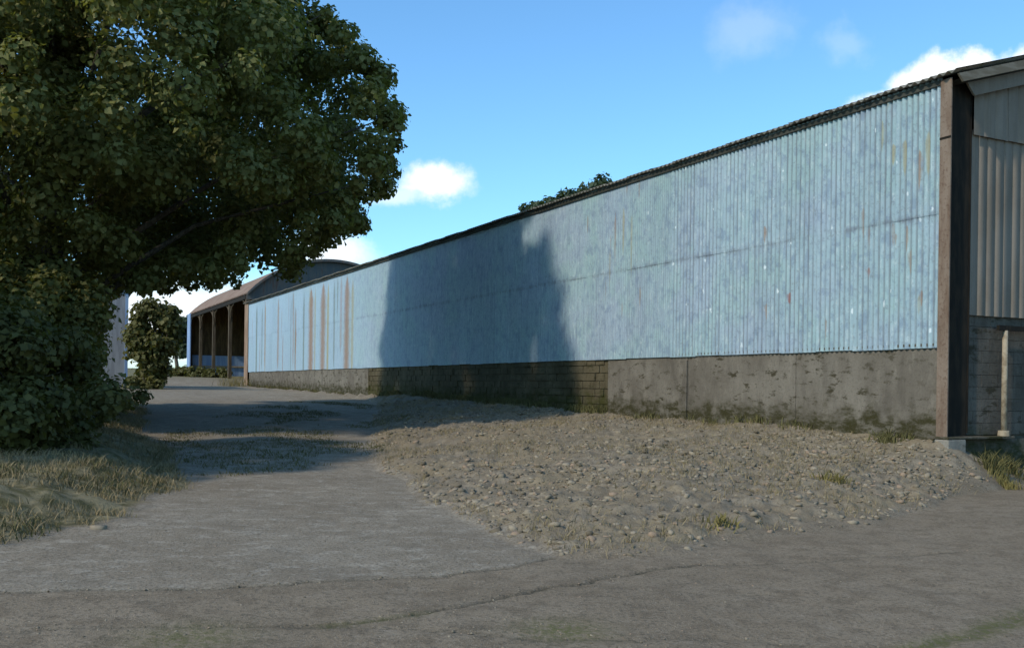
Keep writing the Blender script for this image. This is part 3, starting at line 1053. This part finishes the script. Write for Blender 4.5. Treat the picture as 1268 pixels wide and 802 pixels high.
def limbs(base, top, cl, r0, n_l, seed, fork=0.35):
    rd = random.Random(seed)
    mb = MB()
    b_, t_ = Vector(base), Vector(top)
    pts = [b_ + (t_ - b_) * f + Vector((rd.uniform(-.2, .2), rd.uniform(-.2, .2), 0)) * (1 if 0 < f < 1 else 0) for f in (0, .06, .25, .5, .75, 1)]
    mb.tube(pts, [r0 * 1.45, r0 * 1.05, r0 * .9, r0 * .68, r0 * .42, r0 * .12], 12)
    for c_ in rd.sample(list(map(tuple, cl)), min(n_l, len(cl))):
        e = Vector(c_[:3])
        f = min(0.9, max(0.12, fork * rd.uniform(.5, 1.6) * max(0.2, (e.z - b_.z) / max(t_.z - b_.z, .1)) + 0.08))
        s_ = b_ + (t_ - b_) * f
        mid = (s_ + e) / 2 + Vector((rd.uniform(-.4, .4), rd.uniform(-.4, .4), rd.uniform(.1, .8))) * ((e - s_).length * 0.14)
        q1 = s_ * .55 + mid * .45 + Vector((0, 0, 0.05))
        q2 = mid * .4 + e * .6
        mb.tube([s_, q1, mid, q2, e], [r0 * .26, r0 * .20, r0 * .14, r0 * .08, r0 * .02], 7)
    return mb


def blob(c, rx, ry, rz, n_, rmin, rmax, seed):
    r = np.random.default_rng(seed)
    res = []
    while len(res) < n_:
        d = r.normal(size=3)
        d /= np.linalg.norm(d)
        f = r.uniform(0.35, 1.0) ** 0.6
        res.append((c[0] + d[0] * rx * f, c[1] + d[1] * ry * f, c[2] + d[2] * rz * f, r.uniform(rmin, rmax)))
    return res


# --- the big sycamore: outline in metres (x, z) on the plane through its trunk
TX, TY = -12.9, 27.0


def m_out(px, py):
    return ((px - 634.0) / 44.96, EYE + (479.7 - py - (px - 634) * -0.014) / 44.96)


OUT = [m_out(*p) for p in [(300, -230), (372, -110), (388, 0), (428, 45), (452, 72), (480, 98), (472, 130), (498, 150), (482, 190),
                           (488, 213), (455, 232), (440, 262), (446, 285), (402, 298), (360, 322), (330, 342), (245, 360),
                           (190, 366), (165, 360), (116, 372), (106, 430), (90, 510), (-40, 545), (-110, 440), (-150, 250), (-140, 0), (-90, -200), (30, -320), (200, -310)]]
ctr = np.array(m_out(120, 80))
r2 = np.random.default_rng(5)
cl = []
oxs = [p[0] for p in OUT]
ozs = [p[1] for p in OUT]
ring = OUT + [OUT[0]]
tries = 0
while len(cl) < 400 and tries < 30000:
    tries += 1
    dy = r2.uniform(-7.6, 10.4)
    x = r2.uniform(min(oxs), max(oxs))
    z = r2.uniform(min(ozs), max(ozs))
    if not in_poly(np.array([x]), np.array([z]), OUT)[0]:
        continue
    dd = float(seg_dist(np.array([x]), np.array([z]), ring)[0])
    if dd < 0.34:
        continue
    dn = dy / (7.9 if dy < 0 else 10.8)
    sc_ = sqrt(max(1 - dn ** 2, 0.05))
    depth_in = min(dd * sc_, (1 - abs(dn)) * 8.3)
    if depth_in > 3.2 and r2.random() < 0.82:       # few leaves deep inside
        continue
    rr = float(np.clip(dd * 0.82, 0.36, r2.uniform(0.75, 1.35)))
    p = np.array([ctr[0] + (x - ctr[0]) * sc_, TY + dy, ctr[1] + (z - ctr[1]) * sc_])
    if any((p[0] - q[0]) ** 2 + (p[1] - q[1]) ** 2 + (p[2] - q[2]) ** 2 < (0.62 * (rr + q[3])) ** 2 * 0.85 for q in cl):
        continue
    cl.append((p[0], p[1], p[2], rr))
# edge sprays so that the outline breaks up
for k in range(130):
    j = r2.integers(0, len(OUT))
    a, b2 = np.array(OUT[j]), np.array(OUT[(j + 1) % len(OUT)])
    f = r2.random()
    p = a + (b2 - a) * f
    p = p + (ctr - p) / np.linalg.norm(ctr - p) * r2.uniform(0.12, 0.42)
    cl.append((p[0], TY + r2.uniform(-1.8, 1.8), p[1], r2.uniform(0.24, 0.5)))
def seen(p):
    d = Vector((p[0], p[1], p[2] - EYE))
    return 634 + 1214 * d.dot(right) / d.y, 479.7 - 1214 * d.dot(up) / d.y


def clear_view(c_):
    # the photograph shows a gap between crown and shrubs
    u, v = seen(c_)
    r_ = c_[3] * 1214 / c_[1] * 0.75
    return not (124 - r_ * .6 < u < 212 + r_ * .3 and 364 - r_ * .7 < v < 440 + r_)


cl += blob((-11.6, 24.0, 3.2), 1.7, 1.5, 1.7, 46, 0.45, 0.7, 29)
cl += blob((-11.6, 25.2, 10.4), 2.2, 1.6, 2.2, 34, 0.5, 0.8, 30)
cl = [q for q in cl if clear_view(q)]
syc = thing('sycamore_tree', 'large broad sycamore overhanging the farm track at the left', 'tree', (TX, TY, th(TX, TY)))
base = (TX, TY, th(TX, TY) - 0.2)
o = limbs(base, (TX + 0.6, TY, 13.5), [q for q in cl if q[2] > 6.5], 0.46, 26, 9).build('trunk', mBrk, syc, smooth=True)
o.matrix_parent_inverse = Matrix.Translation(syc.location).inverted()
o = link('crown', leaves([q + (0.8 + 0.2 * float(sstep(q[1], TY - 6.5, TY - 1.5)),) for q in cl], 520, 0.125, 8), mLf, syc)
o.matrix_parent_inverse = Matrix.Translation(syc.location).inverted()


def plant(name, label, cat, clumps, base_xy, per, size, mat, r0, top, seed, n_l=10, group=None, crown='crown', trunk='trunk', shell=0.45):
    bz_ = th(*base_xy)
    t = thing(name, label, cat, (base_xy[0], base_xy[1], bz_), 0, group)
    inv = Matrix.Translation(t.location).inverted()
    o = limbs((base_xy[0], base_xy[1], bz_ - 0.15), top, clumps, r0, n_l, seed).build(trunk, mBrk, t, smooth=True)
    o.matrix_parent_inverse = inv
    o = link(crown, leaves(clumps, per, size, seed, shell), mat, t)
    o.matrix_parent_inverse = inv
    return t


# dense shrubs under it, down to the ground
plant('shrub', 'dense dark shrub at the left edge with foliage down to the dry verge', 'shrub',
      blob((-8.7, 16.8, 1.35), 2.0, 2.0, 1.35, 60, 0.35, 0.6, 21), (-8.7, 17.0), 420, 0.095, mLd, 0.10, (-8.6, 16.9, 2.6), 41, 14, None, 'foliage', 'stem')
plant('shrub', 'spreading shrub reaching low over the track between dark shrub and shed', 'shrub',
      blob((-10.6, 21.5, 0.95), 1.6, 1.6, 0.7, 36, 0.3, 0.5, 22) + [(-8.3, 20.8, 1.2, .3), (-7.8, 20.6, 1.3, .22), (-8.6, 20.7, 1.0, .35)],
      (-10.2, 21.6), 380, 0.10, mLd, 0.07, (-10.2, 21.5, 1.9), 42, 12, None, 'foliage', 'stem')
plant('shrub', 'tall shrub against the sycamore trunk behind the other shrubs', 'shrub',
      blob((-13.9, 24.5, 2.4), 2.6, 1.8, 1.9, 50, 0.45, 0.75, 23), (-13.9, 24.6), 240, 0.15, mLd, 0.11, (-13.9, 24.5, 4.0), 43, 12, None, 'foliage', 'stem')
# tree just outside the left edge, its shade falls over the track
plant('hedgerow_tree', 'smaller hedgerow tree beside the verge at the left edge of the view', 'tree',
      blob((-11.7, 15.2, 4.9), 2.8, 4.2, 3.2, 130, 0.5, 0.9, 24), (-11.7, 15.2), 260, 0.16, mLf, 0.2, (-11.7, 15.2, 7.4), 44, 14)
# background trees
plant('background_tree', 'small round tree standing right of the grey shed', 'tree',
      blob((-19.7, 54.0, 4.1), 1.25, 1.4, 2.1, 46, 0.45, 0.75, 25), (-19.7, 54.0), 190, 0.2, mLd, 0.14, (-19.6, 54, 6.0), 45, 8)  # darker leaf colour stands in for the shade on this tree
plant('background_tree', 'hazy bluish tree far off left of the arched barn', 'tree',
      blob((-43.5, 130.0, 7.8), 2.8, 2.6, 3.0, 34, 0.8, 1.3, 26), (-44.5, 130.0), 130, 0.45, mLh, 0.25, (-44.5, 130, 9.4), 46, 8)
plant('background_tree', 'leafy tree top showing low above the barn eave, lower left one of the two', 'tree',
      blob((2.6, 64.0, 11.9), 3.0, 2.3, 2.2, 60, 0.5, 0.85, 27), (3.1, 64.0), 170, 0.26, mLh, 0.26, (3.1, 64, 12.8), 47, 10)
plant('background_tree', 'leafy tree top showing above the barn eave, taller right one of the two', 'tree',
      blob((5.9, 64.5, 12.5), 3.5, 2.5, 2.6, 90, 0.5, 0.9, 28), (5.9, 64.5), 170, 0.26, mLh, 0.28, (5.9, 64.5, 14.2), 48, 10)
hx = [(-27.5, 82), (-25.6, 80), (-23.6, 78.5), (-31.5, 95), (-20.0, 53.2)]
HL = ['low bush at the foot of the shed corner', 'low bush by the blue corner sheet of the arched barn', 'low bush in front of the dark arched barn bays',
      'low far bush on the skyline between shed and arched barn', 'low bush round the foot of the small tree by the shed']
for k, (x, y) in enumerate(hx):
    zz = th(x, y)
    plant('bush', HL[k], 'bush', blob((x, y, zz + 0.25), 1.0, 0.8, 0.35, 16, 0.3, 0.5, 60 + k), (x, y), 90, 0.2, mLd, 0.05, (x, y, zz + .8), 70 + k, 6, None, 'foliage', 'stem')

# ------------------------------------------------------------------ grass and weeds
def grass_mat(name, c1, c2):
    m, n, b = new_mat(name)
    isl = n.node('ShaderNodeNewGeometry').outputs['Random Per Island']
    n.put(b.inputs['Base Color'], n.mix(isl, c1, c2))
    b.inputs['Roughness'].default_value = 0.8
    return m


mDry = grass_mat('dry_grass', (0.255, 0.195, 0.105), (0.150, 0.120, 0.055))
mGrn = grass_mat('green_weeds', (0.060, 0.058, 0.018), (0.120, 0.105, 0.038))
mYel = grass_mat('yellowing_weeds', (0.185, 0.150, 0.045), (0.115, 0.098, 0.032))


def blades(px, py, h, wdt, spread, seed):
    r = np.random.default_rng(seed)
    N = len(px)
    pz = terrain(px, py)[0] - 0.01
    a = r.uniform(0, 2 * pi, N)
    h = h * r.uniform(0.5, 1.2, N)
    lean = spread * r.uniform(0.2, 1.0, N) * h
    la = r.uniform(0, 2 * pi, N)
    w2 = wdt * r.uniform(0.6, 1.2, N)
    ox, oy = np.cos(a) * w2, np.sin(a) * w2
    b0 = np.stack([px - ox, py - oy, pz], 1)
    b1 = np.stack([px + ox, py + oy, pz], 1)
    mx_ = px + np.cos(la) * lean * 0.35
    my_ = py + np.sin(la) * lean * 0.35
    m0 = np.stack([mx_ - ox * .7, my_ - oy * .7, pz + h * .6], 1)
    m1 = np.stack([mx_ + ox * .7, my_ + oy * .7, pz + h * .6], 1)
    tp = np.stack([px + np.cos(la) * lean, py + np.sin(la) * lean, pz + h], 1)
    V = np.stack([b0, b1, m0, m1, tp], 1).reshape(-1, 3)
    i = np.arange(N) * 5
    F = np.concatenate([np.stack([i, i + 1, i + 3], 1), np.stack([i, i + 3, i + 2], 1), np.stack([i + 2, i + 3, i + 4], 1)])
    return np_mesh('grass', V, F)


def tufts(centres, per, rad, seed):
    r = np.random.default_rng(seed)
    c = np.repeat(np.asarray(centres), per, axis=0)
    return c[:, 0] + r.normal(size=len(c)) * rad, c[:, 1] + r.normal(size=len(c)) * rad


# verge grass
X = rng.uniform(-14, -1.5, 26000)
Y = rng.uniform(6.5, 32, 26000)
_, bm_, vm_, ss, qq = terrain(X, Y)
keep = (vm_ > 0.35) & (rng.random(len(X)) < 0.85) & (fbm(X, Y, 0.9, 3, 77) > -0.25)
px_, py_ = tufts(np.stack([X[keep], Y[keep]], 1), 5, 0.07, 3)
tag(link('grass', blades(px_, py_, 0.13, 0.006, 1.3, 4), mDry), 'dry pale grass over the verge below the dark shrubs', 'grass', None, 'stuff')
k2 = (vm_ > 0.2) & (fbm(X, Y, 0.9, 3, 77) > 0.2)
px_, py_ = tufts(np.stack([X[k2], Y[k2]], 1), 4, 0.05, 5)
tag(link('grass', blades(px_, py_, 0.12, 0.007, 1.2, 6), mGrn), 'green grass patches in the shaded verge under the tree', 'grass', None, 'stuff')
X = rng.uniform(-9, 1, 16000)
Y = rng.uniform(15, 40, 16000)
_, bm_, vm_, ss, qq = terrain(X, Y)
TR = [(4.2, 12.6), (6.0, 9.6), (7.5, 8.2), (14, 5.2), (25, 2.6), (29, 3.0), (29, 10.5), (14, 11.8)]
pt = fbm(X, Y, 0.6, 3, 97)
k3 = in_poly(ss + pt * 1.5, qq + pt * 1.5, TR) & (pt > 0.0) & (rng.random(len(X)) < 0.7)
px_, py_ = tufts(np.stack([X[k3], Y[k3]], 1), 5, 0.07, 15)
tag(link('grass', blades(px_, py_, 0.065, 0.008, 1.1, 16), mGrn), 'short green grass on the track in the shade of the sycamore', 'grass', None, 'stuff')
# thin dry grass on the bank
X = rng.uniform(-8, 10, 14000)
Y = rng.uniform(8.5, 42, 14000)
_, bm_, vm_, ss, qq = terrain(X, Y)
pt = fbm(X, Y, 0.5, 3, 91)
keep = (bm_ > 0.15) & (qq > 0.15) & ((pt > 0.03) | ((bm_ < 0.9) & (rng.random(len(X)) < 0.5)) | (rng.random(len(X)) < 0.06))
px_, py_ = tufts(np.stack([X[keep], Y[keep]], 1), 8, 0.10, 7)
tag(link('grass', blades(px_, py_, 0.10, 0.0045, 1.4, 8), mDry), 'sparse dry grass growing through the rubble bank', 'grass', None, 'stuff')
# weeds and moss along the foot of the long wall
S_ = np.concatenate([rng.uniform(9, 33, 1500), rng.uniform(0.5, 56, 500)])
Q_ = np.abs(rng.normal(0, 0.10, len(S_))) + 0.06
X, Y = to_xy(S_, Q_)
keep = fbm(S_, S_ * 0 + 3.3, 0.5, 3, 95) > -0.12
px_, py_ = tufts(np.stack([X[keep], Y[keep]], 1), 8, 0.06, 9)
tag(link('weeds', blades(px_, py_, 0.20, 0.012, 0.8, 10), mGrn), 'dark weeds and moss along the foot of the long wall', 'weeds', None, 'stuff')


def clump(name, label, cat, x, y, n_, rad, h, mat, seed):
    px_, py_ = tufts([(x, y)], n_, rad, seed)
    me = blades(px_, py_, h, 0.010, 1.1, seed + 1)
    z0 = th(x, y)
    co_ = np.zeros(len(me.vertices) * 3, dtype=np.float32)
    me.vertices.foreach_get('co', co_)
    co_ = co_.reshape(-1, 3) - np.array([x, y, z0], dtype=np.float32)
    me.vertices.foreach_set('co', co_.ravel())
    me.update()
    o = link(name, me, mat)
    o.location = (x, y, z0)
    return tag(o, label, cat)


clump('grass_tuft', 'yellow green grass tuft high on the bank below the right end of the wall', 'grass tuft', 4.75, 14.4, 110, 0.11, 0.17, mYel, 101)
clump('grass_tuft', 'straw yellow grass tuft low on the bank beside the yard', 'grass tuft', 2.35, 10.9, 90, 0.10, 0.12, mYel, 103)
clump('grass_tuft', 'bushy grass tuft at the far end post of the long wall', 'grass tuft', *to_xy(55.0, 1.4), 240, 0.5, 0.75, mYel, 105)
clump('weed', 'leafy weed growing under the slab ledge by the rusty column', 'weed', *to_xy(-0.75, -0.45), 200, 0.11, 0.30, mGrn, 107)
clump('weed', 'leafy weed in front of the dark foundation near the pale pipe post', 'weed', *to_xy(-0.55, -1.1), 220, 0.12, 0.26, mGrn, 109)
clump('weed', 'low green weed where the bank meets the yard at the right edge', 'weed', *to_xy(-1.1, -0.3), 160, 0.11, 0.16, mYel, 111)
clump('weed', 'green weed at the wall foot just left of the rusty column', 'weed', *to_xy(0.9, 0.35), 160, 0.11, 0.2, mGrn, 113)

# ------------------------------------------------------------------ stones
PH = (1 + sqrt(5)) / 2
ICO_V = np.array([(-1, PH, 0), (1, PH, 0), (-1, -PH, 0), (1, -PH, 0), (0, -1, PH), (0, 1, PH), (0, -1, -PH), (0, 1, -PH),
                  (PH, 0, -1), (PH, 0, 1), (-PH, 0, -1), (-PH, 0, 1)]) / sqrt(1 + PH * PH)
ICO_F = np.array([(0, 11, 5), (0, 5, 1), (0, 1, 7), (0, 7, 10), (0, 10, 11), (1, 5, 9), (5, 11, 4), (11, 10, 2), (10, 7, 6), (7, 1, 8),
                  (3, 9, 4), (3, 4, 2), (3, 2, 6), (3, 6, 8), (3, 8, 9), (4, 9, 5), (2, 4, 11), (6, 2, 10), (8, 6, 7), (9, 8, 1)])
mSt, n, b = new_mat('rubble_stone')
isl = n.node('ShaderNodeNewGeometry').outputs['Random Per Island']
ob = n.node('ShaderNodeObjectInfo').outputs['Random']
p_ = n.node('ShaderNodeNewGeometry').outputs['Position']
a1 = n.noise(p_, 25, 4, 0.6)
iso = n.math('FRACT', n.math('ADD', isl, ob))
c = n.mix(iso, (0.100, 0.079, 0.050), (0.285, 0.238, 0.170))
c = n.mix(n.math('MULTIPLY', n.math('GREATER_THAN', iso, 0.85), 0.6), c, (0.215, 0.135, 0.085))
c = n.mix(n.step(a1, 0.5, 0.7, 0, 0.5), c, (0.120, 0.105, 0.075))
n.put(b.inputs['Base Color'], c)
n.put(b.inputs['Normal'], n.bump(a1, 0.4, 0.01))


def stones(px, py, size, seed, sink=0.55):
    r = np.random.default_rng(seed)
    N = len(px)
    pz = terrain(px, py)[0]
    V = np.repeat(ICO_V[None], N, 0) * (1 + r.uniform(-0.32, 0.32, (N, 12, 1)))
    scl = size[:, None] * np.stack([r.uniform(.8, 1.35, N), r.uniform(.6, 1.1, N), r.uniform(.32, .7, N)], 1)
    V = V * scl[:, None, :]
    a = r.uniform(0, 2 * pi, N)
    tlt = r.uniform(-.5, .5, N)
    x, y, z = V[..., 0], V[..., 1], V[..., 2]
    x, z = x * np.cos(tlt)[:, None] - z * np.sin(tlt)[:, None], x * np.sin(tlt)[:, None] + z * np.cos(tlt)[:, None]
    x, y = x * np.cos(a)[:, None] - y * np.sin(a)[:, None], x * np.sin(a)[:, None] + y * np.cos(a)[:, None]
    zo = pz + scl[:, 2] * (0.5 - sink)
    V = np.stack([x + px[:, None], y + py[:, None], z + zo[:, None]], -1).reshape(-1, 3)
    F = (ICO_F[None] + (np.arange(N) * 12)[:, None, None]).reshape(-1, 3)
    return np_mesh('stones', V, F)


X = rng.uniform(-6, 10.5, 90000)
Y = rng.uniform(8.8, 38, 90000)
_, bm_, vm_, ss, qq = terrain(X, Y)
dens = 0.30 + 1.1 * np.clip(fbm(X, Y, 0.45, 3, 120) + 0.15, 0, 1)
keep = (bm_ > 0.03) & (qq > 0.1) & (rng.random(len(X)) < dens * np.where(Y > 20, 0.7, 1.0))
X, Y = X[keep], Y[keep]
sz = 0.010 + 0.056 * rng.random(len(X)) ** 3.2
tag(link('loose_stones', stones(X, Y, sz, 130), mSt), 'loose small stones spread over the sloping bank', 'stones', None, 'stuff')
# loose grit on the yard and along its cracks
X = rng.uniform(-4, 5, 9000)
Y = rng.uniform(5.6, 11.5, 9000)
_, bm_, vm_, ss, qq = terrain(X, Y)
nr = np.minimum(np.minimum(seg_dist(X, Y, CRACK2), seg_dist(X, Y, CRACK4)), seg_dist(X, Y, CRACK1))
keep = (bm_ < 0.05) & (vm_ < 0.1) & (rng.random(len(X)) < 0.05 + 0.5 * np.exp(-(nr / 0.22) ** 2) + 0.5 * np.clip(fbm(X, Y, .7, 3, 140) - .12, 0, 1))
X, Y = X[keep], Y[keep]
tag(link('grit', stones(X, Y, 0.004 + 0.010 * rng.random(len(X)) ** 2, 131), mSt), 'fine grit lying along the cracks of the yard', 'grit', None, 'stuff')
# larger stones: one object each
protos = []
for k in range(7):
    r = np.random.default_rng(300 + k)
    V = ICO_V * (1 + r.uniform(-0.3, 0.3, (12, 1))) * np.array([r.uniform(.9, 1.4), r.uniform(.7, 1.0), r.uniform(.4, .65)])
    me = np_mesh('rubble_stone', V, ICO_F)
    me.materials.append(mSt)
    protos.append(me)
X = rng.uniform(-4, 9.0, 5000)
Y = rng.uniform(9.0, 24, 5000)
_, bm_, vm_, ss, qq = terrain(X, Y)
ok = np.where((bm_ > 0.3) & (qq > 0.3) & (fbm(X, Y, 0.45, 3, 120) > 0.02))[0][:80]
for k, j in enumerate(ok):
    o = link('rubble_stone', protos[k % 7])
    sc_ = rng.uniform(0.045, 0.085)
    o.location = (X[j], Y[j], th(X[j], Y[j]) - 0.12 * sc_)
    o.scale = (sc_, sc_, sc_)
    o.rotation_euler = (rng.uniform(-.4, .4), rng.uniform(-.4, .4), rng.uniform(0, 6.28))
    tag(o, 'grey rubble stone lying among the small stones of the bank', 'stone', 'larger rubble stones on the bank')
vs = link('rubble_stone', protos[2])
vs.location = (-4.45, 10.6, th(-4.45, 10.6) + 0.005)
vs.scale = (0.085, 0.07, 0.09)
tag(vs, 'pale stone at the edge of the dry grass verge beside the yard', 'stone')
